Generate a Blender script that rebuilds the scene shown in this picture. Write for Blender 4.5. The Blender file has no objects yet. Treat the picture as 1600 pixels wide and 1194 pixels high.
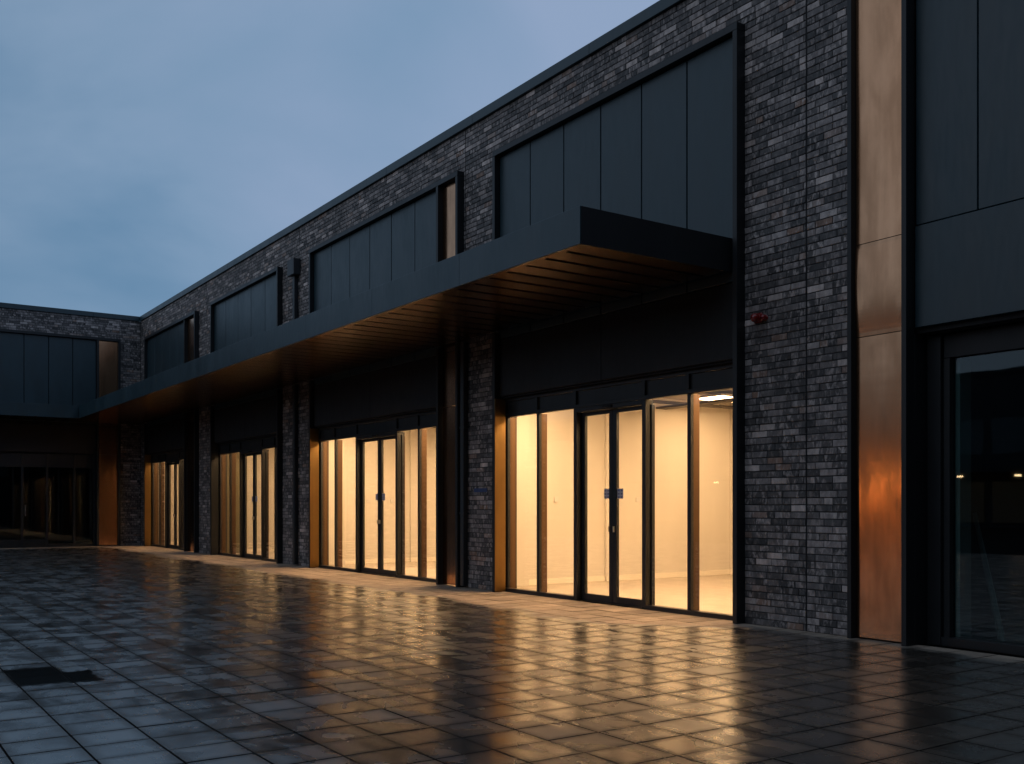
import bpy, bmesh, math, random
from mathutils import Vector, Matrix
R = math.radians
rnd = random.Random(7)
S = bpy.context.scene
COL = S.collection

# ------------------------------------------------------------------ camera
CAMY, CAMZ = -8.59, 1.35
cam = bpy.data.cameras.new('camera'); camo = bpy.data.objects.new('camera', cam); COL.objects.link(camo)
cam.lens = 35.0; cam.sensor_width = 36.0; cam.shift_y = 0.12; cam.clip_start = 0.05; cam.clip_end = 2000
camo.location = (0, CAMY, CAMZ); camo.rotation_euler = (R(90), 0, R(90 - 34.396))
S.camera = camo

# ------------------------------------------------------------------ world, sun, exposure
SUN_EL, SUN_AZ = 3.0, 188.0      # clockwise from +Y: the sun has sunk behind cloud across the square
w = bpy.data.worlds.new('World'); S.world = w; w.use_nodes = True
wn = w.node_tree; wn.nodes.clear()
def N(t, typ, **k):
    n = t.nodes.new(typ)
    for a, v in k.items(): setattr(n, a, v)
    return n
def L(t, a, b): t.links.new(a, b)
sky = N(wn, 'ShaderNodeTexSky', sky_type='NISHITA', sun_disc=False, sun_elevation=R(SUN_EL), sun_rotation=R(SUN_AZ))
sky.air_density = 1.0; sky.dust_density = 0.6; sky.ozone_density = 4.0
tc = N(wn, 'ShaderNodeTexCoord')
mp = N(wn, 'ShaderNodeMapping'); mp.inputs['Scale'].default_value = (1.0, 1.0, 2.3); mp.inputs['Location'].default_value = (1.7, .4, .6)
L(wn, tc.outputs['Generated'], mp.inputs['Vector'])
n1 = N(wn, 'ShaderNodeTexNoise'); n1.inputs['Scale'].default_value = 2.2; n1.inputs['Detail'].default_value = 5; n1.inputs['Roughness'].default_value = .5; n1.inputs['Distortion'].default_value = .4
L(wn, mp.outputs[0], n1.inputs['Vector'])
dot = N(wn, 'ShaderNodeVectorMath', operation='DOT_PRODUCT'); dot.inputs[1].default_value = (0.45, 0.95, -.45)
L(wn, tc.outputs['Generated'], dot.inputs[0])
add = N(wn, 'ShaderNodeMath', operation='MULTIPLY_ADD'); add.inputs[1].default_value = 1.7; 
L(wn, n1.outputs['Fac'], add.inputs[0]); L(wn, dot.outputs['Value'], add.inputs[2])
rp = N(wn, 'ShaderNodeValToRGB'); e = rp.color_ramp.elements
e[0].position = .22; e[0].color = (.112, .250, .420, 1)
e[1].position = 1.0; e[1].color = (.315, .420, .61, 1)
m_ = rp.color_ramp.elements.new(.55); m_.color = (.225, .355, .530, 1)
sub = N(wn, 'ShaderNodeMath', operation='SUBTRACT'); sub.inputs[1].default_value = -.13; L(wn, add.outputs[0], sub.inputs[0]); L(wn, sub.outputs[0], rp.inputs['Fac'])
sc_ = N(wn, 'ShaderNodeVectorMath', operation='SCALE'); sc_.inputs['Scale'].default_value = 10.0
L(wn, rp.outputs['Color'], sc_.inputs[0])
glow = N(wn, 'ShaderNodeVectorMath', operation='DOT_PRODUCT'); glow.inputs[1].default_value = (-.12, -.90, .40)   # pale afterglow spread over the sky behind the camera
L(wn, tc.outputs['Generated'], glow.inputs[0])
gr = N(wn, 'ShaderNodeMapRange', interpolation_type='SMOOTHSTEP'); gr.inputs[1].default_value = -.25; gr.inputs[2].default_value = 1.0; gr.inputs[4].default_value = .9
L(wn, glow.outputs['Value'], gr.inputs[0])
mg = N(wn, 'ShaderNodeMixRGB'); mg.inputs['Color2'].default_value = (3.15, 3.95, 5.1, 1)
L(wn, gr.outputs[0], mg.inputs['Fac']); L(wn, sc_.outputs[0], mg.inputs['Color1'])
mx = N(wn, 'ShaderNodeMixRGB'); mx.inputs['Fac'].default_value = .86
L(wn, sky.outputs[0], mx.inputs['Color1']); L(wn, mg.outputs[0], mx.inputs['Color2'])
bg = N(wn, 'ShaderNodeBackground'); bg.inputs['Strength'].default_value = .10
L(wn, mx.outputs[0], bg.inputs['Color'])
wo = N(wn, 'ShaderNodeOutputWorld'); L(wn, bg.outputs[0], wo.inputs['Surface'])

sl = bpy.data.lights.new('sun', 'SUN'); sl.energy = .10; sl.angle = R(45); sl.color = (1, .90, .86)
so = bpy.data.objects.new('sun', sl); COL.objects.link(so); so.location = (0, 0, 40)
so.rotation_euler = (R(90 - 20), 0, R(180 - SUN_AZ))

S.view_settings.view_transform = 'Standard'; S.view_settings.look = 'None'
S.view_settings.exposure = 0; S.view_settings.gamma = 1; S.view_settings.use_curve_mapping = False
S.render.engine = 'CYCLES'
c = S.cycles
c.use_denoising = True; c.max_bounces = 10; c.diffuse_bounces = 5; c.glossy_bounces = 5; c.transparent_max_bounces = 24
c.sample_clamp_indirect = 6; c.use_adaptive_sampling = False; c.caustics_reflective = False; c.caustics_refractive = False

# ------------------------------------------------------------------ materials
MAT = {}
def new_mat(name):
    m = bpy.data.materials.new(name); m.use_nodes = True; MAT[name] = m
    t = m.node_tree; return m, t, t.nodes['Principled BSDF'], t.nodes['Material Output']
def noise(t, vec, scale, detail=4, rough=.55, dist=0):
    n = N(t, 'ShaderNodeTexNoise'); n.inputs['Scale'].default_value = scale; n.inputs['Detail'].default_value = detail
    n.inputs['Roughness'].default_value = rough; n.inputs['Distortion'].default_value = dist
    if vec is not None: L(t, vec, n.inputs['Vector'])
    return n.outputs['Fac']
def posn(t, scale=(1, 1, 1)):
    g = N(t, 'ShaderNodeNewGeometry'); mp = N(t, 'ShaderNodeMapping'); mp.inputs['Scale'].default_value = scale
    L(t, g.outputs['Position'], mp.inputs['Vector']); return mp.outputs[0]
def mrange(t, v, a, b, c_, d, smooth=False):
    n = N(t, 'ShaderNodeMapRange')
    if smooth: n.interpolation_type = 'SMOOTHSTEP'
    for i, x in enumerate((a, b, c_, d)): n.inputs[i + 1].default_value = x
    L(t, v, n.inputs[0]); return n.outputs[0]
def ramp(t, v, stops):
    n = N(t, 'ShaderNodeValToRGB'); el = n.color_ramp.elements
    el[0].position, el[0].color = stops[0][0], (*stops[0][1], 1); el[1].position, el[1].color = stops[-1][0], (*stops[-1][1], 1)
    for p, c_ in stops[1:-1]:
        x = el.new(p); x.color = (*c_, 1)
    L(t, v, n.inputs['Fac']); return n.outputs['Color']
def mixc(t, f, a, b, mode='MIX'):
    n = N(t, 'ShaderNodeMixRGB', blend_type=mode)
    for s, v in ((n.inputs['Fac'], f), (n.inputs['Color1'], a), (n.inputs['Color2'], b)):
        if isinstance(v, (int, float)): s.default_value = v
        elif isinstance(v, tuple): s.default_value = (*v, 1)
        else: L(t, v, s)
    return n.outputs['Color']
def math_(t, op, a, b=None, clamp=False):
    n = N(t, 'ShaderNodeMath', operation=op); n.use_clamp = clamp
    for i, v in enumerate((a, b)):
        if v is None: continue
        if isinstance(v, (int, float)): n.inputs[i].default_value = v
        else: L(t, v, n.inputs[i])
    return n.outputs[0]
def bump(t, h, bsdf, strength=.3, dist=.01):
    n = N(t, 'ShaderNodeBump'); n.inputs['Strength'].default_value = strength; n.inputs['Distance'].default_value = dist
    L(t, h, n.inputs['Height']); L(t, n.outputs[0], bsdf.inputs['Normal']); return n
def rand_piece(t):
    g = N(t, 'ShaderNodeNewGeometry'); o = N(t, 'ShaderNodeObjectInfo')
    cb = N(t, 'ShaderNodeCombineXYZ'); L(t, g.outputs['Random Per Island'], cb.inputs[0]); L(t, o.outputs['Random'], cb.inputs[1])
    wnz = N(t, 'ShaderNodeTexWhiteNoise'); L(t, cb.outputs[0], wnz.inputs['Vector']); return wnz

def make_paint(name, col, rough, var=.12, spec=.5, metallic=0.0, wave=.12, rv=1.0):
    m, t, b, o = new_mat(name)
    n = noise(t, posn(t, (1, 1, .35)), 2.3, 6, .6)
    n2 = noise(t, posn(t, (1, 1, .15)), 22, 4, .6)
    f = mrange(t, n, .3, .7, 1 - var, 1 + var)
    L(t, mixc(t, 1.0, col, f, 'MULTIPLY'), b.inputs['Base Color'])
    r = math_(t, 'ADD', mrange(t, n2, .3, .7, -.05 * rv, .05 * rv), mrange(t, n, .3, .7, rough - .05 * rv, rough + .07 * rv))
    L(t, r, b.inputs['Roughness']); b.inputs['Specular IOR Level'].default_value = spec; b.inputs['Metallic'].default_value = metallic
    if wave: bump(t, noise(t, posn(t), 1.1, 2), b, wave, .01)
    return m
make_paint('anthracite', (.018, .041, .052), .38, .2, wave=.18)
make_paint('frame', (.018, .020, .022), .42, spec=.35)
make_paint('pipe', (.022, .026, .030), .45)
make_paint('header', (.020, .021, .023), .55, spec=.3)
make_paint('soffit', (.135, .078, .033), .26, .06, metallic=1.0, wave=0, rv=.05)
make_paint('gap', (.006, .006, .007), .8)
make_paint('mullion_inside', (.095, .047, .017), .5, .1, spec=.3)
make_paint('wall_paint', (.62, .58, .52), .7, .03)
make_paint('wall_olive', (.16, .14, .085), .6, .08)
make_paint('skirting', (.78, .72, .62), .5, .03)
make_paint('ceiling_paint', (.40, .36, .31), .8, .08)
make_paint('floor_screed', (.44, .38, .31), .5, .14)
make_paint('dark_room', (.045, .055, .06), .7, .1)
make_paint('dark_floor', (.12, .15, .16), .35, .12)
make_paint('pale_timber', (.36, .36, .33), .6, .12)
make_paint('roof', (.05, .05, .055), .8)
make_paint('tray', (.05, .04, .03), .6)
make_paint('white_plastic', (.6, .58, .55), .5, .03)
make_paint('notice_grey', (.62, .60, .66), .6, .05)
make_paint('notice_ink', (.24, .23, .36), .6, .05)
make_paint('blue_plate', (.035, .07, .19), .6, .35)
make_paint('far_wall', (.05, .05, .055), .85, .2)
make_paint('steel', (.35, .36, .37), .3, .05, metallic=1.0)

def make_brick():
    m, t, b, o = new_mat('brick')
    wz = rand_piece(t)
    base = ramp(t, wz.outputs['Value'], [(0, (.045, .044, .045)), (.30, (.085, .079, .078)), (.55, (.135, .122, .119)), (.75, (.20, .178, .172)), (.88, (.30, .262, .25)), (.925, (.22, .13, .088)), (.95, (.43, .375, .35)), (1, (.60, .51, .47))])
    cb = N(t, 'ShaderNodeCombineXYZ'); L(t, wz.outputs['Value'], cb.inputs[0]); L(t, wz.outputs['Value'], cb.inputs[2])
    off = N(t, 'ShaderNodeVectorMath', operation='MULTIPLY_ADD'); off.inputs[1].default_value = (1, 1, .45)
    g = N(t, 'ShaderNodeNewGeometry'); sc = N(t, 'ShaderNodeVectorMath', operation='SCALE'); sc.inputs['Scale'].default_value = 31
    L(t, cb.outputs[0], sc.inputs[0]); L(t, g.outputs['Position'], off.inputs[0]); L(t, sc.outputs[0], off.inputs[2])
    v = off.outputs[0]
    st = noise(t, v, 17, 6, .66, .3)                         # upright kiln streaks and lime bloom
    bloom = math_(t, 'MULTIPLY', mrange(t, st, .47, .63, 0, 1, True), mrange(t, wz.outputs['Color'], .1, .9, .15, 1.0))
    dark = mrange(t, noise(t, v, 11, 5, .6), .30, .62, .50, 1.18)
    c1 = mixc(t, 1.0, base, dark, 'MULTIPLY')
    c2 = mixc(t, bloom, c1, (.48, .42, .395))
    fine = mrange(t, noise(t, posn(t), 180, 3, .6), .3, .7, .8, 1.2)
    c3 = mixc(t, 1.0, c2, fine, 'MULTIPLY')
    big = mrange(t, noise(t, posn(t), .55, 3, .5), .3, .7, .85, 1.25)
    L(t, mixc(t, 1.0, c3, big, 'MULTIPLY'), b.inputs['Base Color'])
    L(t, mrange(t, st, .3, .7, .5, .82), b.inputs['Roughness']); b.inputs['Specular IOR Level'].default_value = .4
    h = math_(t, 'ADD', noise(t, v, 60, 5, .65), math_(t, 'MULTIPLY', noise(t, v, 14, 3), 1.2))
    bump(t, h, b, .55, .006)
make_brick()
def make_mortar():
    m, t, b, o = new_mat('mortar')
    n = noise(t, posn(t), 40, 4)
    L(t, ramp(t, n, [(.3, (.018, .018, .020)), (.7, (.045, .043, .043))]), b.inputs['Base Color']); b.inputs['Roughness'].default_value = .95
    bump(t, n, b, .5, .004)
make_mortar()

def make_bronze(name='bronze', tint=(.68, .365, .205), dark=(.44, .235, .13), rough=.14):
    m, t, b, o = new_mat(name)
    streak = noise(t, posn(t, (6, 6, .35)), 2.0, 4, .5, .1)
    fine = noise(t, posn(t, (60, 60, .5)), 4.0, 3, .6)
    pat = noise(t, posn(t, (2.0, 2.0, .9)), 1.5, 5, .55, .2)
    f = math_(t, 'ADD', math_(t, 'MULTIPLY', streak, .25), math_(t, 'MULTIPLY', pat, .75))
    L(t, mixc(t, mrange(t, f, .34, .64, 0, 1, True), tint, dark), b.inputs['Base Color'])
    b.inputs['Metallic'].default_value = 1.0
    r = math_(t, 'ADD', mrange(t, fine, .3, .7, -.03, .03), mrange(t, f, .35, .65, rough, rough + .10))
    L(t, r, b.inputs['Roughness'])
    b.inputs['Anisotropic'].default_value = .2
    tg = N(t, 'ShaderNodeTangent', direction_type='RADIAL', axis='Z'); L(t, tg.outputs[0], b.inputs['Tangent'])
    bump(t, noise(t, posn(t, (1, 1, .5)), 1.6, 1), b, .15, .02)
make_bronze()
make_bronze('reveal_bronze', (.28, .17, .062), (.24, .145, .052), .36)

def make_glass(name, tint, r0):
    m = bpy.data.materials.new(name); m.use_nodes = True; MAT[name] = m; t = m.node_tree; t.nodes.clear()
    lw = N(t, 'ShaderNodeLayerWeight'); lw.inputs['Blend'].default_value = .5
    p = math_(t, 'POWER', lw.outputs['Facing'], 5.0)
    f = mrange(t, p, 0, 1, r0, 1.0)
    tr = N(t, 'ShaderNodeBsdfTransparent'); tr.inputs['Color'].default_value = (*tint, 1)
    gl = N(t, 'ShaderNodeBsdfGlossy'); gl.inputs['Roughness'].default_value = .015; gl.inputs['Color'].default_value = (.95, .97, 1, 1)
    bn = N(t, 'ShaderNodeBump'); bn.inputs['Strength'].default_value = .05; bn.inputs['Distance'].default_value = .01
    L(t, noise(t, posn(t), 1.3, 2), bn.inputs['Height']); L(t, bn.outputs[0], gl.inputs['Normal'])
    mix = N(t, 'ShaderNodeMixShader'); L(t, f, mix.inputs[0]); L(t, tr.outputs[0], mix.inputs[1]); L(t, gl.outputs[0], mix.inputs[2])
    o = N(t, 'ShaderNodeOutputMaterial'); L(t, mix.outputs[0], o.inputs['Surface'])
make_glass('glass', (.97, .975, .97), .028)
make_glass('tinted_glass', (.62, .74, .74), .045)

def make_paving():
    m, t, b, o = new_mat('paving')
    g = N(t, 'ShaderNodeNewGeometry'); sp = N(t, 'ShaderNodeSeparateXYZ'); L(t, g.outputs['Position'], sp.inputs[0])
    X, Y = sp.outputs[0], sp.outputs[1]
    edge = mrange(t, X, -8.7, -7.5, -1.35, -.26)
    nb = noise(t, posn(t), .9, 5, .6, .4); nb2 = noise(t, posn(t, (1, 2.2, 1)), 3.5, 4, .6)
    d = math_(t, 'SUBTRACT', Y, edge)
    d = math_(t, 'ADD', d, math_(t, 'MULTIPLY', math_(t, 'SUBTRACT', nb, .5), 1.1))
    d = math_(t, 'ADD', d, math_(t, 'MULTIPLY', math_(t, 'SUBTRACT', nb2, .5), .5))
    dryA = mrange(t, d, -.12, .22, 0, 1, True)
    dryB = mrange(t, math_(t, 'ADD', X, math_(t, 'MULTIPLY', nb, -1.0)), -33.9, -34.4, 0, 1, True)   # strip under the wing's canopy
    dry = math_(t, 'MAXIMUM', dryA, dryB)
    wz = rand_piece(t)
    tone = mrange(t, wz.outputs['Value'], 0, 1, .82, 1.2)
    mot = mrange(t, noise(t, posn(t), 5, 6, .65), .3, .7, .75, 1.25)
    grit = mrange(t, noise(t, posn(t), 160, 3, .7), .3, .7, .7, 1.3)
    wetc = mixc(t, 1.0, mixc(t, 1.0, (.064, .052, .041), tone, 'MULTIPLY'), mot, 'MULTIPLY')
    dryc = mixc(t, 1.0, mixc(t, 1.0, (.40, .315, .245), tone, 'MULTIPLY'), mot, 'MULTIPLY')
    col = mixc(t, 1.0, mixc(t, dry, wetc, dryc), grit, 'MULTIPLY')
    L(t, col, b.inputs['Base Color'])
    rw = math_(t, 'ADD', mrange(t, noise(t, posn(t, (1, 1.5, 1)), 2.1, 4, .55, .5), .34, .68, .19, .34, True), mrange(t, wz.outputs['Value'], 0, 1, -.03, .04))
    rr = N(t, 'ShaderNodeMix'); L(t, dry, rr.inputs[0]); L(t, rw, rr.inputs[2]); rr.inputs[3].default_value = .72
    pn = math_(t, 'SUBTRACT', noise(t, posn(t, (1, 1.4, 1)), 5.5, 5, .6), .5)
    def zone(cx, hx, cy, hy, amp):
        ax = math_(t, 'DIVIDE', math_(t, 'ABSOLUTE', math_(t, 'SUBTRACT', X, cx)), hx); ay = math_(t, 'DIVIDE', math_(t, 'ABSOLUTE', math_(t, 'SUBTRACT', Y, cy)), hy)
        return mrange(t, math_(t, 'ADD', math_(t, 'MAXIMUM', ax, ay), math_(t, 'MULTIPLY', pn, amp)), .78, 1.10, 1, 0, True)
    pud = math_(t, 'MAXIMUM', zone(-8.60, .46, -7.245, .20, .45), zone(-8.38, .29, -6.97, .125, 1.5))    # standing water where two slabs have sunk
    rp2 = N(t, 'ShaderNodeMix'); L(t, pud, rp2.inputs[0]); L(t, rr.outputs[0], rp2.inputs[2]); rp2.inputs[3].default_value = .06
    L(t, rp2.outputs[0], b.inputs['Roughness']); L(t, rp2.outputs[0], b.inputs['Coat Roughness'])
    L(t, mixc(t, pud, col, (.012, .012, .011)), b.inputs['Base Color'])
    uv = N(t, 'ShaderNodeUVMap'); su = N(t, 'ShaderNodeSeparateXYZ'); L(t, uv.outputs[0], su.inputs[0])
    tri = lambda q: math_(t, 'SUBTRACT', .5, math_(t, 'ABSOLUTE', math_(t, 'SUBTRACT', q, .5)))
    ed = mrange(t, math_(t, 'ADD', math_(t, 'MINIMUM', tri(su.outputs[0]), tri(su.outputs[1])), math_(t, 'MULTIPLY', math_(t, 'SUBTRACT', nb2, .5), .16)), .0, .22, 0, 1, True)
    sp2 = math_(t, 'MULTIPLY', mrange(t, dry, 0, 1, 1.5, .25), math_(t, 'MULTIPLY', mrange(t, ed, 0, 1, .35, 1), mrange(t, pud, 0, 1, 1, .3))); L(t, sp2, b.inputs['Specular IOR Level'])
    L(t, math_(t, 'MULTIPLY', math_(t, 'MULTIPLY', mrange(t, dry, 0, 1, 1, 0), mrange(t, ed, 0, 1, .25, 1)), mrange(t, pud, 0, 1, 1, 0)), b.inputs['Coat Weight']); b.inputs['Coat IOR'].default_value = 1.75
    h = math_(t, 'ADD', math_(t, 'MULTIPLY', noise(t, posn(t), 100, 3, .6), .12), math_(t, 'MULTIPLY', noise(t, posn(t), 4, 3), .15))
    bump(t, h, b, .30, .012)
make_paving()
def make_joint():
    m, t, b, o = new_mat('joint')
    n = noise(t, posn(t), 30, 4)
    L(t, ramp(t, n, [(.3, (.010, .010, .011)), (.7, (.028, .026, .024))]), b.inputs['Base Color']); b.inputs['Roughness'].default_value = .95; b.inputs['Specular IOR Level'].default_value = .05
make_joint()
def make_emit(name, col, s):
    m, t, b, o = new_mat(name); b.inputs['Base Color'].default_value = (.05, .05, .05, 1)
    b.inputs['Emission Color'].default_value = (*col, 1); b.inputs['Emission Strength'].default_value = s
make_emit('lamp_warm', (1.0, .62, .305), 28)
make_emit('lamp_front', (1.0, .62, .305), 70)
make_emit('far_window_warm', (1.0, .36, .09), 1.3)
make_emit('far_strip', (1.0, .50, .16), 14)
make_emit('far_window_dim', (1.0, .70, .30), .022)
make_emit('far_lamp', (1.0, .62, .30), 22)
def make_red():
    m, t, b, o = new_mat('red_lens'); b.inputs['Base Color'].default_value = (.24, .010, .007, 1); b.inputs['Roughness'].default_value = .22
    b.inputs['Coat Weight'].default_value = .5
make_red()

# ------------------------------------------------------------------ mesh helpers
MAIN = lambda u, v, z: (u, v, z)
WX = -34.6
WING = lambda u, v, z: (WX - v, u, z)            # v < 0 is outside (+X), u runs along Y
class MB:
    def __init__(s, T=MAIN): s.v, s.f, s.T = [], [], T
    def box(s, u0, u1, v0, v1, z0, z1):
        a, b = s.T(u0, v0, z0), s.T(u1, v1, z1)
        x0, x1 = sorted((a[0], b[0])); y0, y1 = sorted((a[1], b[1])); z0, z1 = sorted((z0, z1))
        n = len(s.v)
        s.v += [(x0, y0, z0), (x1, y0, z0), (x1, y1, z0), (x0, y1, z0), (x0, y0, z1), (x1, y0, z1), (x1, y1, z1), (x0, y1, z1)]
        s.f += [tuple(n + i for i in q) for q in ((0, 3, 2, 1), (4, 5, 6, 7), (0, 1, 5, 4), (1, 2, 6, 5), (2, 3, 7, 6), (3, 0, 4, 7))]
        return s
    def raw(s, vs, fs):
        n = len(s.v); s.v += vs; s.f += [tuple(n + i for i in q) for q in fs]; return s
WLOC = {}
def wl(o): return WLOC.get(o.name, Vector((0, 0, 0)))
def link(name, me, loc, parent=None):
    o = bpy.data.objects.new(name, me); COL.objects.link(o)
    WLOC[o.name] = Vector(loc)
    o.location = Vector(loc) - (wl(parent) if parent else Vector((0, 0, 0)))
    if parent: o.parent = parent
    return o
def obj(name, mb, mat, parent=None, bevel=0.0, kind=None, smooth=False):
    vs = mb.v
    xs = [p[0] for p in vs]; ys = [p[1] for p in vs]; zs = [p[2] for p in vs]
    o0 = Vector(((min(xs) + max(xs)) / 2, (min(ys) + max(ys)) / 2, min(zs)))
    me = bpy.data.meshes.new(name); me.from_pydata([tuple(Vector(p) - o0) for p in vs], [], mb.f); me.update()
    if bevel:
        bm = bmesh.new(); bm.from_mesh(me)
        bmesh.ops.bevel(bm, geom=list(bm.edges), offset=bevel, segments=1, profile=.5, affect='EDGES', clamp_overlap=True)
        bm.to_mesh(me); bm.free()
    if smooth:
        for p in me.polygons: p.use_smooth = True
    me.materials.append(MAT[mat])
    o = link(name, me, o0, parent)
    if kind: o['kind'] = kind
    return o
def box(name, T, mat, parent, u0, u1, v0, v1, z0, z1, bevel=.002):
    return obj(name, MB(T).box(u0, u1, v0, v1, z0, z1), mat, parent, bevel)
def empty(name, loc, label, cat, group=None):
    o = bpy.data.objects.new(name, None); COL.objects.link(o); o.location = loc; WLOC[o.name] = Vector(loc)
    o.empty_display_size = .3
    o['label'] = label; o['category'] = cat
    if group: o['group'] = group
    return o
def tag(o, label, cat, group=None):
    o['label'] = label; o['category'] = cat
    if group: o['group'] = group
    return o
def lathe(profile, axis, center, seg=24):
    """profile: list of (radius, offset along axis)"""
    vs, fs = [], []
    for r, d in profile:
        for i in range(seg):
            a = 2 * math.pi * i / seg
            p = {'y': (r * math.cos(a), d, r * math.sin(a)), 'z': (r * math.cos(a), r * math.sin(a), d)}[axis]
            vs.append(tuple(Vector(p) + Vector(center)))
    for k in range(len(profile) - 1):
        for i in range(seg):
            j = (i + 1) % seg; fs.append((k * seg + i, k * seg + j, (k + 1) * seg + j, (k + 1) * seg + i))
    fs.append(tuple(range(seg))); fs.append(tuple((len(profile) - 1) * seg + i for i in range(seg))[::-1])
    return vs, fs
cr, sr = math.cos(R(34.396)), math.sin(R(34.396))
def project(x, y, z):
    """pixel in the 1600 x 1194 frame, used only to pick which pieces show largest"""
    dx, dy = x, y - CAMY
    d = -cr * dx + sr * dy; l = sr * dx + cr * dy
    if d < .2: return None
    return 800 + 1555.6 * l / d, 789 - 1555.6 * (z - CAMZ) / d, d

# ------------------------------------------------------------------ ground and paving
gm = MB().raw([(-260, -260, -.014), (260, -260, -.014), (260, 260, -.014), (-260, 260, -.014)], [(0, 1, 2, 3)])
ground = obj('ground', gm, 'joint', kind='structure')
rows = [-4.455]
while rows[-1] < -.20: rows.append(rows[-1] + .40)
rows[-1] = .085
y = -4.455; lo = []
while y > -17: y -= .372; lo.append(y)
rows = lo[::-1] + rows
PX = .335; X0 = -4.59
cols = [X0 + PX * k for k in range(-90, 17)]
cols = [-34.56] + [x for x in cols if x > -34.45]
pave = obj('paving', MB().raw([(-34.6, -17.2, -.009), (.9, -17.2, -.009), (.9, .09, -.009), (-34.6, .09, -.009)], [(0, 1, 2, 3)]), 'joint', kind='structure')
def slab_finish(me):
    me.materials.append(MAT['paving']); me.materials.append(MAT['joint'])
    uv = me.uv_layers.new(name='UVMap').data
    for p in me.polygons:
        if p.index % 9: p.material_index = 1; continue
        for li, c_ in zip(p.loop_indices, ((0, 0), (1, 0), (1, 1), (0, 1))): uv[li].uv = c_
def slab_mesh(lx, ly):
    g, ch = .0045, .002
    x0, y0, x1, y1 = -lx / 2 + g, -ly / 2 + g, lx / 2 - g, ly / 2 - g
    v = []
    for z, i in ((-.03, 0), (-.0035, 0), (0, ch)):
        v += [(x0 + i, y0 + i, z), (x1 - i, y0 + i, z), (x1 - i, y1 - i, z), (x0 + i, y1 - i, z)]
    f = [(8, 9, 10, 11)]
    for k in (0, 4):
        for i in range(4): f.append((k + i, k + (i + 1) % 4, k + 4 + (i + 1) % 4, k + 4 + i))
    return v, f
slabs = []
for j in range(len(rows) - 1):
    for i in range(len(cols) - 1):
        x = (cols[i] + cols[i + 1]) / 2; yy = (rows[j] + rows[j + 1]) / 2
        lx, ly = cols[i + 1] - cols[i], rows[j + 1] - rows[j]
        p = project(x, yy, 0); area = 0
        if p and -30 < p[0] < 1630 and p[1] < 1215: area = 1 / p[2] ** 3
        slabs.append((area, x, yy, lx, ly))
slabs.sort(key=lambda s: -s[0])
cache = {}
rest = MB()
for k, (area, x, yy, lx, ly) in enumerate(slabs):
    dz = rnd.gauss(0, .0007); tx = rnd.gauss(0, R(.11)); ty = rnd.gauss(0, R(.11))
    key = (round(lx, 3), round(ly, 3))
    if area > 0 and k < 300:
        if key not in cache:
            me = bpy.data.meshes.new('slab'); me.from_pydata(*[slab_mesh(lx, ly)[0], [], slab_mesh(lx, ly)[1]]); slab_finish(me); cache[key] = me
        o = link('slab', cache[key], (x, yy, dz), pave); o.rotation_euler = (tx, ty, 0)
    else:
        v, f = slab_mesh(lx, ly)
        rest.raw([(x + a, yy + b, dz + c_ + b * tx - a * ty) for a, b, c_ in v], f)
ds = obj('distant_slabs', rest, 'paving', pave, kind='stuff'); ds.data.materials.clear(); slab_finish(ds.data)

# ------------------------------------------------------------------ buildings
ZT, ZF = 7.50, 6.825         # brick top, top of the cladding frames
CZ0, CZ1 = 4.02, 4.41        # canopy underside / top
main = empty('retail_building', (-17, .2, 0), 'long two storey dark brick retail building with lit shopfronts and canopy', 'building')
wing = empty('retail_wing', (-34.7, -6, 0), 'unlit dark brick wing with dark panels joining the lit building at its inner corner', 'building')

bays = [  # u0, u1 outer edges of the frame, divider left edge (bronze strip to its right), joints of the panels
    dict(u0=-12.91, u1=-7.86, div=None, n=6, sf=[-12.90, -12.07, -11.15, -9.71, -8.90, -7.93], lit=True),
    dict(u0=-20.09, u1=-13.95, div=-14.65, n=6, sf=[-20.06, -19.30, -18.25, -16.54, -15.72, -14.65], lit=True),
    dict(u0=-26.81, u1=-21.90, div=None, n=5, sf=[-26.78, -25.95, -25.10, -23.55, -22.72, -21.97], lit=True),
    dict(u0=-33.67, u1=-28.20, div=-29.25, n=5, sf=[-33.64, -32.80, -32.05, -30.55, -29.95, -29.25], lit=True),
]
FW, FP = .068, -.125         # frame thickness, frame front
def brick_list(u0, u1, openings, joints, seed):
    r = random.Random(seed); out = []
    for k in range(int(ZT / .075)):
        z0 = k * .075 + .005; z1 = z0 + .065
        iv = [(u0, u1)]
        for (a, b, za, zb) in openings:
            if z1 > za + .002 and z0 < zb - .002:
                nx = []
                for (p, q) in iv:
                    if b <= p or a >= q: nx.append((p, q)); continue
                    if a > p: nx.append((p, a))
                    if b < q: nx.append((b, q))
                iv = nx
        for jx in joints:
            nx = []
            for (p, q) in iv:
                if p < jx < q: nx += [(p, jx - .006), (jx + .006, q)]
                else: nx.append((p, q))
            iv = nx
        for (p, q) in iv:
            x = p + .004
            first = True
            while x < q - .02:
                ln = .215
                if first: ln = (.215, .102, .158)[(k * 2 + int(p * 7)) % 3] if r.random() < .8 else .102
                elif r.random() < .10: ln = .102
                first = False
                e = min(x + ln, q - .004)
                if q - .004 - e < .03: e = q - .004
                if e - x > .012: out.append((x, e, z0, z1))
                x = e + .0065
    return out
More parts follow.
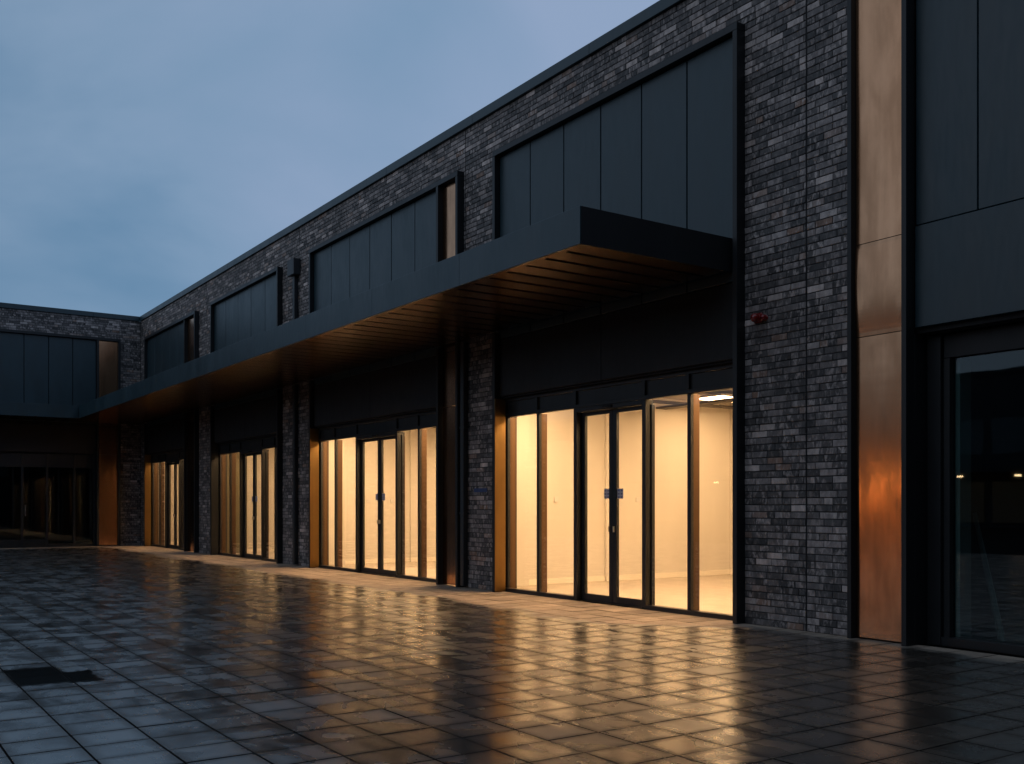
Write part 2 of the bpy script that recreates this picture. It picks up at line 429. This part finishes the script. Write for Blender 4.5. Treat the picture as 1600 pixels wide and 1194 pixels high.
def brick_box(lx, lz, r, d=.05):
    """front at v = 0, irregular arrises, no back"""
    j = lambda s: r.uniform(-s, s)
    c0 = .004
    v = [(-lx / 2, d, -lz / 2), (lx / 2, d, -lz / 2), (lx / 2, d, lz / 2), (-lx / 2, d, lz / 2)]
    v += [(p[0] + j(.0015), .004, p[2] + j(.0015)) for p in v[:4]]
    v += [(p[0] + (c0 if p[0] < 0 else -c0) + j(.001), j(.0022), p[2] + (c0 if p[2] < 0 else -c0) + j(.001)) for p in v[:4]]
    f = [(8, 9, 10, 11)]
    for k in (0, 4):
        for i in range(4): f.append((k + i, k + (i + 1) % 4, k + 4 + (i + 1) % 4, k + 4 + i))
    return v, f
def lay_bricks(T, parent, bl, seed, individuals, bright=()):
    r = random.Random(seed); sc = []
    for b in bl:
        x, y_, z = T((b[0] + b[1]) / 2, 0, (b[2] + b[3]) / 2)
        p = project(x, y_, z); a = 0
        if p and 0 < p[0] < 1600 and 0 < p[1] < 1194: a = (b[1] - b[0]) ** .3 / p[2] ** 2
        sc.append((a, b))
    sc.sort(key=lambda s: -s[0])
    variants = {}
    mb = MB()
    for k, (a, b) in enumerate(sc):
        lx, lz = b[1] - b[0], b[3] - b[2]; cu, cz = (b[0] + b[1]) / 2, (b[2] + b[3]) / 2
        pr = r.gauss(0, .0016)
        if k < individuals and a > 0:
            q = (round(lx, 2), r.randrange(4))
            if q not in variants:
                v, f = brick_box(q[0], lz, r); me = bpy.data.meshes.new('brick'); me.from_pydata(v, [], f); me.materials.append(MAT['brick']); variants[q] = me
            o = link('brick', variants[q], T(cu, pr, cz), parent); o.scale = (lx / q[0], 1, 1)
        else:
            v, f = brick_box(lx, lz, r)
            mb.raw([T(cu + p[0], pr + p[1], cz + p[2]) for p in v], f)
    obj('further_bricks', mb, 'brick', parent, kind='stuff')

# --- main brick wall
ops = [(b['u0'], b['u1'], 0, ZF) for b in bays] + [(-6.40, 5, 0, ZT)]
wm = MB()
backs = [(-34.6, -33.67), (-28.20, -26.81), (-21.90, -20.09), (-13.95, -12.91), (-7.86, -6.40)]
for a, b in backs: wm.box(a, b, .007, .34, 0, ZF)
wm.box(-34.6, -6.40, .007, .34, ZF + .003, ZT)
wall = obj('brick_wall', wm, 'mortar', main)
lay_bricks(MAIN, wall, brick_list(-34.6, -6.40, ops, [-6.99, -13.90, -20.9, -27.5], 11), 5, 300)
# movement joint sealant
for jx, z0 in ((-6.99, 0), (-13.90, ZF), (-27.5, ZF)):
    box('sealant_strip', MAIN, 'gap', wall, jx - .005, jx + .005, .002, .006, z0 + .01, ZT - .01, 0)
# coping in lengths
x = -34.62
while x < 3:
    e = min(x + 3.0, 3.2)
    box('coping', MAIN, 'anthracite', main, x + .002, e - .002, -.045, .42, ZT + .002, ZT + .155, .004); x = e
box('roof', MAIN, 'roof', main, -34.58, 3.1, .43, 9.0, 7.30, 7.42, 0)
box('rear_wall', MAIN, 'roof', main, -34.58, 3.1, 9.01, 9.2, 0, 7.5, 0)
box('party_wall', MAIN, 'roof', main, 3.12, 3.3, .02, 9.0, 0, 7.5, 0)

def bronze_sheet(name, T, parent, u0, u1, z0, z1, v=-.02, bulge=None, right_face=False):
    """thin folded sheet with a slight oil-can curve; bulge: function(t)->v offset, t from 0 (bottom) to 1"""
    nz = 24; th = .012; vs, fs = [], []
    for k in range(nz + 1):
        tt = k / nz; z = z0 + (z1 - z0) * tt; d = bulge(tt) if bulge else 0
        vs += [T(u0, v + d, z), T(u1, v + d, z), T(u1, v + th, z), T(u0, v + th, z)]
    for k in range(nz):
        for i in range(4):
            a, b = k * 4 + i, k * 4 + (i + 1) % 4
            fs.append((a, b, b + 4, a + 4))
    fs += [(3, 2, 1, 0), tuple(nz * 4 + i for i in range(4))]
    o = obj(name, MB().raw(vs, fs), 'bronze', parent); 
    for p in o.data.polygons: p.use_smooth = len(p.vertices) == 4 and False
    return o

def cladding(T, parent, b, right_full=False):
    u0, u1, div = b['u0'], b['u1'], b['div']
    f = MB(T)
    f.box(u0, u1, FP, .012, ZF - .085, ZF)                                     # head
    f.box(u0, u0 + FW, FP, .012, CZ1 + .004, ZF - .086)                        # left jamb above canopy
    f.box(u0, u0 + FW, FP, .012, 0, CZ0 - .004)
    if right_full: f.box(u1 - FW, u1, FP, .16, 0, ZF - .086)
    else:
        f.box(u1 - FW, u1, FP, .012, CZ1 + .004, ZF - .086); f.box(u1 - FW, u1, FP, .012, 0, CZ0 - .004)
    if div is not None:
        f.box(div, div + FW, FP, .012, CZ1 + .004, ZF - .086); f.box(div, div + FW, FP, .16, 0, CZ0 - .004)
    fr = obj('cladding_frame', f, 'frame', parent, .003)
    bk = MB(T).box(u0 + .002, u1 - .002, .02, .06, 3.0, ZF - .01)
    obj('backing', bk, 'gap', fr)
    pe = (div if div is not None else u1 - FW) - .004; ps = u0 + FW + .004
    wdt = (pe - ps) / b['n']
    for k in range(b['n']):
        a = ps + k * wdt
        dv = rnd.uniform(-.0015, .0015)
        box('panel', T, 'anthracite', fr, a + .010, a + wdt - .010, -.035 + dv, .010, CZ0 - .1 if T is MAIN else CZ0, ZF - .095, .004)
    if div is not None:
        ba, bb = div + FW + .004, u1 - FW - .004
        bronze_sheet('bronze_panel', T, fr, ba, bb, CZ0 - .1, ZF - .095, -.03)
        bronze_sheet('bronze_panel', T, fr, ba, bb, 3.0, CZ0 - .115, -.03)
        bronze_sheet('bronze_panel', T, fr, ba, bb, .02, 2.99, -.03)
    # header boards below the canopy
    n = 2; hw = (pe - ps) / n
    for k in range(n):
        box('header_board', T, 'header', fr, ps + k * hw + .004, ps + (k + 1) * hw - .004, -.03, .010, 3.03, CZ0 - .115, .003)
    return fr

def shopfront(T, parent, b, glass='glass', inside='mullion_inside', floor_gap=0.0):
    m = b['sf']; mw = .06
    sf = obj('shopfront', MB(T).box(m[0] - .02, m[5], .021, .15, 3.0, 3.028), 'gap', parent)     # head trim
    def P(name, mat, *a, bv=.002): return box(name, T, mat, sf, *a, bv)
    P('head_rail', 'frame', m[0], m[5], .09, .17, 2.715, 2.765)
    P('sill', 'frame', m[0], m[2], .085, .20, 0.002, .055); P('sill', 'frame', m[3] + .07, m[5], .085, .20, 0.002, .055)
    P('top_rail', 'frame', m[0], m[5], .09, .17, 2.955, 2.997)
    for k in range(6):
        jam = k in (2, 3); wd = .07 if jam else mw
        a = m[k] if k < 5 else m[k] - mw
        P('mullion', 'frame', a, a + wd, .100 if jam else .118, .215 if jam else .168, 0.056 if not jam else .003, 2.714)
        P('mullion', 'frame', a, a + wd, .085, .168, 2.766, 2.954)
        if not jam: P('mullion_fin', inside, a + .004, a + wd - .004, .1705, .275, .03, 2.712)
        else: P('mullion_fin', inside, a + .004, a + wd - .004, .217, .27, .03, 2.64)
    for k in range(5):
        a = m[k] + (.07 if k in (2, 3) else mw) + .002; e_ = (m[k + 1] - (mw if k == 4 else 0)) - .002
        P('transom_panel', 'frame', a, e_, .118, .15, 2.768, 2.952)
        if k != 2: P('glass_pane', glass, a, e_, .152, .162, .057, 2.713, bv=0)
    d0, d1 = m[2] + .072, m[3] - .002; mid = (d0 + d1) / 2
    P('door_header', 'frame', d0, d1, .10, .30, 2.655, 2.713)
    P('sensor', 'gap', mid - .09, mid + .09, .075, .098, 2.67, 2.705)
    for (a, e_, s) in ((d0 + .003, mid - .003, 1), (mid + .003, d1 + .10, -1)):
        st = .075
        lf = MB(T); lf.box(a, a + st, .185, .235, .012, 2.65); lf.box(e_ - st, e_, .185, .235, .012, 2.65)
        lf.box(a + st, e_ - st, .185, .235, .012, .105); lf.box(a + st, e_ - st, .185, .235, 2.60, 2.65)
        obj('door_leaf', lf, 'frame', sf, .002)
        P('glass_pane', glass, a + st + .001, e_ - st - .001, .205, .213, .106, 2.599, bv=0)
        hx = (e_ - st / 2) if s > 0 else (a + st / 2)
        P('handle', 'steel', hx - .010, hx + .010, .150, .184, .98, 1.06)
    return sf

for k, b in enumerate(bays):
    cladding(MAIN, main, b, right_full=(k == 0))
    shopfront(MAIN, main, b)
    # reveal lining at the left of each opening
    dark = k == 2
    rv = MB().box(b['u0'] + FW + .001, b['u0'] + FW + .012, .013, .084, .01, 2.995)
    sheet = obj('reveal_lining', MB().box(b['u0'] + .012, b['u0'] + FW + .010, FP - .004 + .006, .074, .006, 2.99), 'frame' if dark else 'reveal_bronze', main)
    # lintel behind the header boards, closes the room
    box('lintel', MAIN, 'gap', main, b['u0'] + .001, b['u1'] - .001, .065, .34, 3.05, 4.3, 0)

# --- right hand bay (unlit unit)
f = MB()
f.box(-6.40, -6.35, -.10, .012, 0, ZT - .002)
f.box(-5.765, -5.71, FP, .012, 0, ZT - .002); f.box(-5.765, -5.71, .013, .33, 0, 3.0)
rf = obj('cladding_frame', f, 'frame', main, .003)
obj('backing', MB().box(-6.39, 3.0, .06, .09, 3.0, ZT - .01), 'gap', rf)
obj('backing', MB().box(-6.34, -5.77, .02, .058, 0.0, ZT - .01), 'gap', rf)
def oil(t): return .022 * (1 - t) ** 3 * 1.0 - .010 * math.sin(t * math.pi)
bronze_sheet('bronze_panel', MAIN, rf, -6.345, -5.770, 3.975, ZT - .01, -.03, lambda t: .004 * math.sin(t * 7))
bronze_sheet('bronze_panel', MAIN, rf, -6.345, -5.770, 3.040, 3.967, -.03, lambda t: -.036 * (1 - math.exp(-(t / .42) ** 1.4)) * (1 - t) ** .5 if t < 1 else 0)
bronze_sheet('bronze_panel', MAIN, rf, -6.345, -5.770, .02, 3.032, -.03, lambda t: .003 * math.sin(t * 9))
x = -5.705
for xe in (-5.075, -4.2, -3.33, -2.46, -1.59, -.72, .15, 1.02, 1.9, 2.9):
    box('panel', MAIN, 'anthracite', rf, x + .006, xe - .006, .015, .058, 4.035, ZT - .01, .004); x = xe
for a, e_ in ((-5.70, -2.0), (-1.99, 2.9)):
    box('panel', MAIN, 'anthracite', rf, a, e_, .0, .057, 3.05, 4.022, .004)
sf0 = obj('shopfront', MB().box(-5.70, 2.9, .14, .32, 3.0, 3.046), 'gap', main)
box('head_rail', MAIN, 'header', sf0, -5.55, 2.9, .24, .36, 2.76, 2.985)
box('head_rail', MAIN, 'frame', sf0, -5.70, -5.56, .20, .36, .0, 2.985)
box('jamb', MAIN, 'frame', sf0, -5.555, -5.49, .24, .38, .05, 2.755)
box('sill', MAIN, 'frame', sf0, -5.555, 2.9, .20, .40, .002, .085)
for a, e_ in ((-5.488, -3.0), (-2.94, -.4), (-.34, 2.9)):
    box('glass_pane', MAIN, 'tinted_glass', sf0, a, e_, .292, .304, .086, 2.758, 0)
    box('mullion', MAIN, 'frame', sf0, e_ + .001, e_ + .059, .24, .38, .086, 2.758)
box('jamb_lining', MAIN, 'pale_timber', sf0, -5.488, -5.44, .33, .52, .03, 2.75)

# --- canopy
def canopy(name, T, parent, u0, u1, front, mitre_u=None, right_end=True, step=2.37, pp=.37):
    can = obj(name, MB(T).box(u0 + .02, u1 - .02, front + .02, -.04, CZ1 - .03, CZ1 - .004), 'anthracite', parent)
    core = obj('core', MB(T).box(u0 + .03, u1 - .03, front + .03, -.05, CZ0 + .03, CZ1 - .04), 'gap', can)
    x = u1; fu = mitre_u if mitre_u is not None else u0
    while x > fu + .05:
        e_ = max(x - step, fu)
        box('fascia_panel', T, 'anthracite', can, e_ + .0015, x - .0015, front, front + .018, CZ0, CZ1, .002); x = e_
    if right_end: box('end_fascia', T, 'header', can, u1 - .018, u1, front + .0195, -.04, CZ0, CZ1, .002)
    zb = CZ0 + .004
    box('soffit_border', T, 'soffit', can, fu + .02, u1 - .02, front + .02, front + .10, zb, zb + .02, .002)
    x = u1 - .02
    first = True
    while x > u0 + .05:
        wd = (.36 if first else pp)
        e_ = max(x - wd, u0 + .01)
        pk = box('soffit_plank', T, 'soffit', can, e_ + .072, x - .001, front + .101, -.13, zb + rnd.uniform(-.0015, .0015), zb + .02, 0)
        pk.data.materials.append(MAT['gap'])  # side faces painted black: the shade in the slots is put into the colour
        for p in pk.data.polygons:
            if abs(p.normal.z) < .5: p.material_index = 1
        x = e_; first = False
    return can
canopy('canopy', MAIN, main, -34.55, -8.00, -2.27, mitre_u=-32.90)

# --- downpipes
dp = obj('downpipe', MB().box(-21.06, -20.95, -.10, -.012, .03, CZ0 - .01).box(-21.06, -20.95, -.10, -.012, CZ1 + .01, 6.44), 'pipe', main, .006)
box('hopper', MAIN, 'pipe', dp, -21.19, -20.82, -.17, -.01, 6.445, 6.80, .008)
for z in (1.2, 2.6, 5.3): box('bracket', MAIN, 'pipe', dp, -21.09, -20.92, -.105, -.006, z, z + .03, .002)
dp = obj('downpipe', MB().box(-13.905, -13.80, -.10, -.012, .03, CZ0 - .01), 'pipe', main, .006)
for z in (1.2, 2.6): box('bracket', MAIN, 'pipe', dp, -13.925, -13.78, -.105, -.006, z, z + .03, .002)

# ------------------------------------------------------------------ interiors
def interior(x0, x1, yb, lit, idx):
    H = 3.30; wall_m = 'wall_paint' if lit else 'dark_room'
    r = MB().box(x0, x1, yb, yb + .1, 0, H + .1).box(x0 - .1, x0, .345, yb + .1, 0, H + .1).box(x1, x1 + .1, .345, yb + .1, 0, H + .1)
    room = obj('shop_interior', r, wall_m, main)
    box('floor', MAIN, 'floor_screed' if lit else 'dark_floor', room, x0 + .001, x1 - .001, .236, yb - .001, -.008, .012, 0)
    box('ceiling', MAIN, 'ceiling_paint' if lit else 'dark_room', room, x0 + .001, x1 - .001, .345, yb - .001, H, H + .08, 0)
    if lit:
        box('pilaster', MAIN, 'wall_olive' if idx == 2 else wall_m, room, x0 + .001, x0 + .10, .36, .93, .013, H - .001, .004)
        box('pilaster', MAIN, wall_m, room, x0 + .001, x0 + .05, 2.62, yb - .002, .013, H - .001, .002)
        box('skirting', MAIN, 'skirting', room, x0 + .001, x0 + .016, .94, 2.615, .013, .11, .002)
        box('skirting', MAIN, 'skirting', room, x0 + .051, x0 + .066, 2.62, yb - .02, .013, .11, .002)
        box('skirting', MAIN, 'skirting', room, x0 + .06, x1 - .02, yb - .017, yb - .001, .013, .11, .002)
        box('door', MAIN, 'pale_timber', room, x0 + .35, x0 + 1.25, yb - .045, yb - .001, .013, 2.1, .004)
        box('cable_tray', MAIN, 'tray', room, x0 + .3, x1 - .3, 3.55, 3.80, 3.06, 3.10, .003)
        box('cable_tray', MAIN, 'tray', room, x0 + .45, x0 + .60, 1.0, yb - .2, 3.14, 3.18, .003)
        for ys in (1.2, 1.5, 2.1, 3.3, 4.6):
            box('wall_socket', MAIN, 'white_plastic', room, x0 + .0175 if ys < 2.6 else x0 + .0515, x0 + .03 if ys < 2.6 else x0 + .064, ys, ys + .085, 1.40, 1.485, .003)
    return room
units = [(-13.50, -7.05, 5.7), (-20.62, -13.78, 5.6), (-27.25, -20.85, 5.6), (-34.45, -27.5, 5.6)]
names = ['beside the red alarm beacon', 'left of the ground floor bronze strip', 'beside the tall downpipe', 'next to the inner corner']
for k, (a, b_, yb) in enumerate(units):
    interior(a, b_, yb, True, k)
    wdt = b_ - a
    for fx, fy in ((.20, 4.45), (.52, 4.45), (.85, 4.45), (.24, .78), (.52, .78), (.82, .78)):
        cx, cy = a + fx * wdt, fy; hx, hy = (.32, .62) if fy > 2 else (.62, .26)
        t = empty('ceiling_light', (cx, cy, 3.19), 'glowing flat ceiling panel in the lit shop ' + names[k], 'ceiling light', 'ceiling lights in the lit shops, unit ' + ['one', 'two', 'three', 'four'][k])
        box('housing', MAIN, 'white_plastic', t, cx - hx, cx + hx, cy - hy, cy + hy, 3.20, 3.24, .004)
        box('diffuser', MAIN, 'lamp_warm' if fy > 2 or k > 1 else 'lamp_front', t, cx - hx + .025, cx + hx - .025, cy - hy + .025, cy + hy - .025, 3.19, 3.1985, 0)
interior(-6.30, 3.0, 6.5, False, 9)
# boards leaning in the unlit unit
def leaning(x, y0, x2, y2, h, wd, lab):
    d = Vector((x2 - x, y2 - y0, h)); n = d.normalized(); s = Vector((.25, 1, 0)).normalized(); q = n.cross(s).normalized()
    vs = []
    for tt in (0, 1):
        for a, b in ((-1, -1), (1, -1), (1, 1), (-1, 1)):
            vs.append(tuple(Vector((x, y0, .014)) + d * tt + q * a * wd / 2 + s * b * .012))
    fs = [(0, 3, 2, 1), (4, 5, 6, 7), (0, 1, 5, 4), (1, 2, 6, 5), (2, 3, 7, 6), (3, 0, 4, 7)]
    o = obj('leaning_batten', MB().raw(vs, fs), 'pale_timber')
    zmin = min(v[2] for v in vs); 
    o.location.z += .014 - zmin
    return tag(o, lab, 'batten', 'battens leaning inside the unlit shop')
leaning(-5.30, .85, -5.72, 1.05, 1.25, .035, 'thick pale batten leaning inside the unlit shop window')
leaning(-5.40, .95, -5.78, 1.15, 1.22, .018, 'thin pale batten leaning beside a thicker one inside the unlit shop window')

# ------------------------------------------------------------------ wing
wb = dict(u0=-7.2, u1=-.67, div=-1.41, n=8, sf=None, lit=False)
wo_ = MB(WING).box(-.67, .34, .007, .3, 0, ZF).box(-16.5, -7.2, .007, .3, 0, ZF).box(-16.5, .34, .007, .3, ZF + .003, ZT)
wwall = obj('brick_wall', wo_, 'mortar', wing)
lay_bricks(WING, wwall, brick_list(-16.5, -.004, [(-7.2, -.67, 0, ZF)], [], 21), 9, 0)
y = -16.5
while y < -.05:
    e_ = min(y + 3, -.047)
    box('coping', WING, 'anthracite', wing, y + .002, e_ - .002, -.045, .42, ZT + .002, ZT + .155, .004); y = e_
box('roof', WING, 'roof', wing, -16.5, 0, .43, 9, 7.3, 7.42, 0)
cladding(WING, wing, wb)
canopy('canopy', WING, wing, -16.5, -2.275, -1.70, right_end=False)
s = obj('shopfront', MB(WING).box(-7.1, -1.42, .021, .15, 3.0, 3.028), 'gap', wing)
us = [-7.13, -6.0, -5.2, -4.4, -3.62, -2.90, -2.09, -1.48]
for k, u in enumerate(us):
    box('mullion', WING, 'frame', s, u, u + .065, .08, .20, .003, 2.99)
    if k < len(us) - 1:
        a, e_ = u + .067, us[k + 1] - .002
        box('glass_pane', WING, 'tinted_glass', s, a, e_, .15, .16, .10 if k not in (3, 4) else .25, 2.55, 0)
        box('bottom_rail', WING, 'frame', s, a, e_, .10, .19, .003, .099 if k not in (3, 4) else .249)
        box('transom_panel', WING, 'frame', s, a, e_, .10, .19, 2.551, 2.985)
box('handle', WING, 'steel', s, -3.52, -3.49, .03, .079, 1.0, 1.35, .004)
box('lintel', WING, 'gap', wing, -7.19, -.68, .065, .3, 3.05, 4.3, 0)
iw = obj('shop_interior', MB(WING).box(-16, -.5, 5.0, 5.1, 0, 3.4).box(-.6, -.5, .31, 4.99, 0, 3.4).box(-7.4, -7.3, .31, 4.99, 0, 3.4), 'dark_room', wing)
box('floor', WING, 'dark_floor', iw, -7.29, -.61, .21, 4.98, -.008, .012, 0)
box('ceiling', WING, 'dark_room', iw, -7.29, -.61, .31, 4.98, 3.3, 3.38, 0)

# ------------------------------------------------------------------ small things on the facade
al = empty('alarm_beacon', (-7.64, 0, 3.37), 'small red round alarm beacon mounted on the dark brick pier', 'alarm')
box('back_box', MAIN, 'red_lens', al, -7.695, -7.575, -.04, -.004, 3.385, 3.495, .012)
v, fs = lathe([(.050, -.042), (.052, -.065), (.048, -.09), (.036, -.11), (.019, -.122), (.004, -.125)], 'y', (-7.64, 0, 3.44))
obj('lens', MB().raw(v, fs), 'red_lens', al, smooth=True)
v, fs = lathe([(.034, -.004), (.036, -.06), (.029, -.075), (.006, -.08)], 'y', (-7.545, 0, 3.43))
obj('sounder', MB().raw(v, fs), 'red_lens', al, smooth=True)

def notice(xc, lab, k):
    t = empty('door_notice', (xc, .204, 1.435), lab, 'notice', 'notices on the shop doors')
    box('sheet', MAIN, 'notice_grey', t, xc - .06, xc + .06, .2005, .2035, 1.435, 1.570, 0)
    for zc in (1.455, 1.50, 1.545):
        for xo in (-.030, .028):
            box('print', MAIN, 'notice_ink', t, xc + xo - .018, xc + xo + .018, .1990, .2003, zc - .012, zc + .012, 0)
for b, nm in ((bays[0], 'doors nearest the red alarm beacon'), (bays[1], 'doors left of the ground floor bronze strip'), (bays[2], 'doors right beside the tall downpipe pier')):
    d0, d1 = b['sf'][2] + .072, b['sf'][3] - .002; mid = (d0 + d1) / 2
    notice(mid - .14, 'grey notice on the left leaf of the ' + nm, 0)
    notice(mid + .14, 'grey notice on the right leaf of the ' + nm, 1)
pl = box('blue_plate', MAIN, 'blue_plate', None, -13.62, -13.24, -.008, -.004, 1.555, 1.615, 0)
tag(pl, 'small faded blue plate on the brick pier between two lit shops', 'plate')

# ------------------------------------------------------------------ across the square (seen only in reflections)
far = empty('far_building', (-45, -48, 0), 'dark low building across the square mirrored in the shop glass', 'building')
obj('wall', MB().box(-95, 25, -56, -47, 0, 9.0), 'far_wall', far)
obj('coping', MB().box(-95.2, 25.2, -56.2, -46.9, 9.0, 9.25), 'frame', far)
obj('canopy', MB().box(-90, 20, -46.95, -45, 3.2, 3.5), 'frame', far)
x = -88
while x < 18:
    lit = -47 < x < -34
    dim = -35.5 < x < -31
    obj('window', MB().box(x, x + 2.6, -46.98, -46.9, .3, 2.7), 'far_window_dim' if dim else ('far_window_warm' if lit else 'tinted_glass'), far)
    obj('window', MB().box(x, x + 2.6, -46.98, -46.9, 4.3, 6.4), 'tinted_glass', far)
    x += 3.1
obj('light_strip', MB().box(-47, -35.6, -46.9, -46.8, 2.80, 2.94), 'far_strip', far)
for k, xx in enumerate((-34.1, -33.0, -29.6, -52, -24)):
    t = empty('wall_lamp', (xx, -44.9, 3.0), 'small warm lamp under the far building canopy mirrored in glass', 'lamp', 'lamps under the far canopy')
    obj('bracket', MB().box(xx - .03, xx + .03, -45.0, -44.86, 3.05, 3.19), 'frame', t)
    obj('lens', MB().box(xx - .14, xx + .14, -45.05, -44.85, 2.95, 3.05), 'far_lamp', t)

near = empty('sky_blocker', (12, -15, 0), 'unseen dark building added to shade the wing and the canopy end', 'building')  # added out of view to block sky light from surfaces facing it
obj('wall', MB().box(9, 16, -40, -.3, 0, 16.6), 'far_wall', near)
obj('coping', MB().box(8.9, 16.1, -40.1, -.2, 16.6, 16.85), 'frame', near)
for k in range(9):
    obj('window', MB().box(8.95, 8.995, -38 + k * 4.2, -35 + k * 4.2, .3, 2.8), 'tinted_glass', near)
    for zz in (4.4, 7.4, 10.4, 13.4): obj('window', MB().box(8.95, 8.995, -38 + k * 4.2, -35 + k * 4.2, zz, zz + 2.0), 'tinted_glass', near)
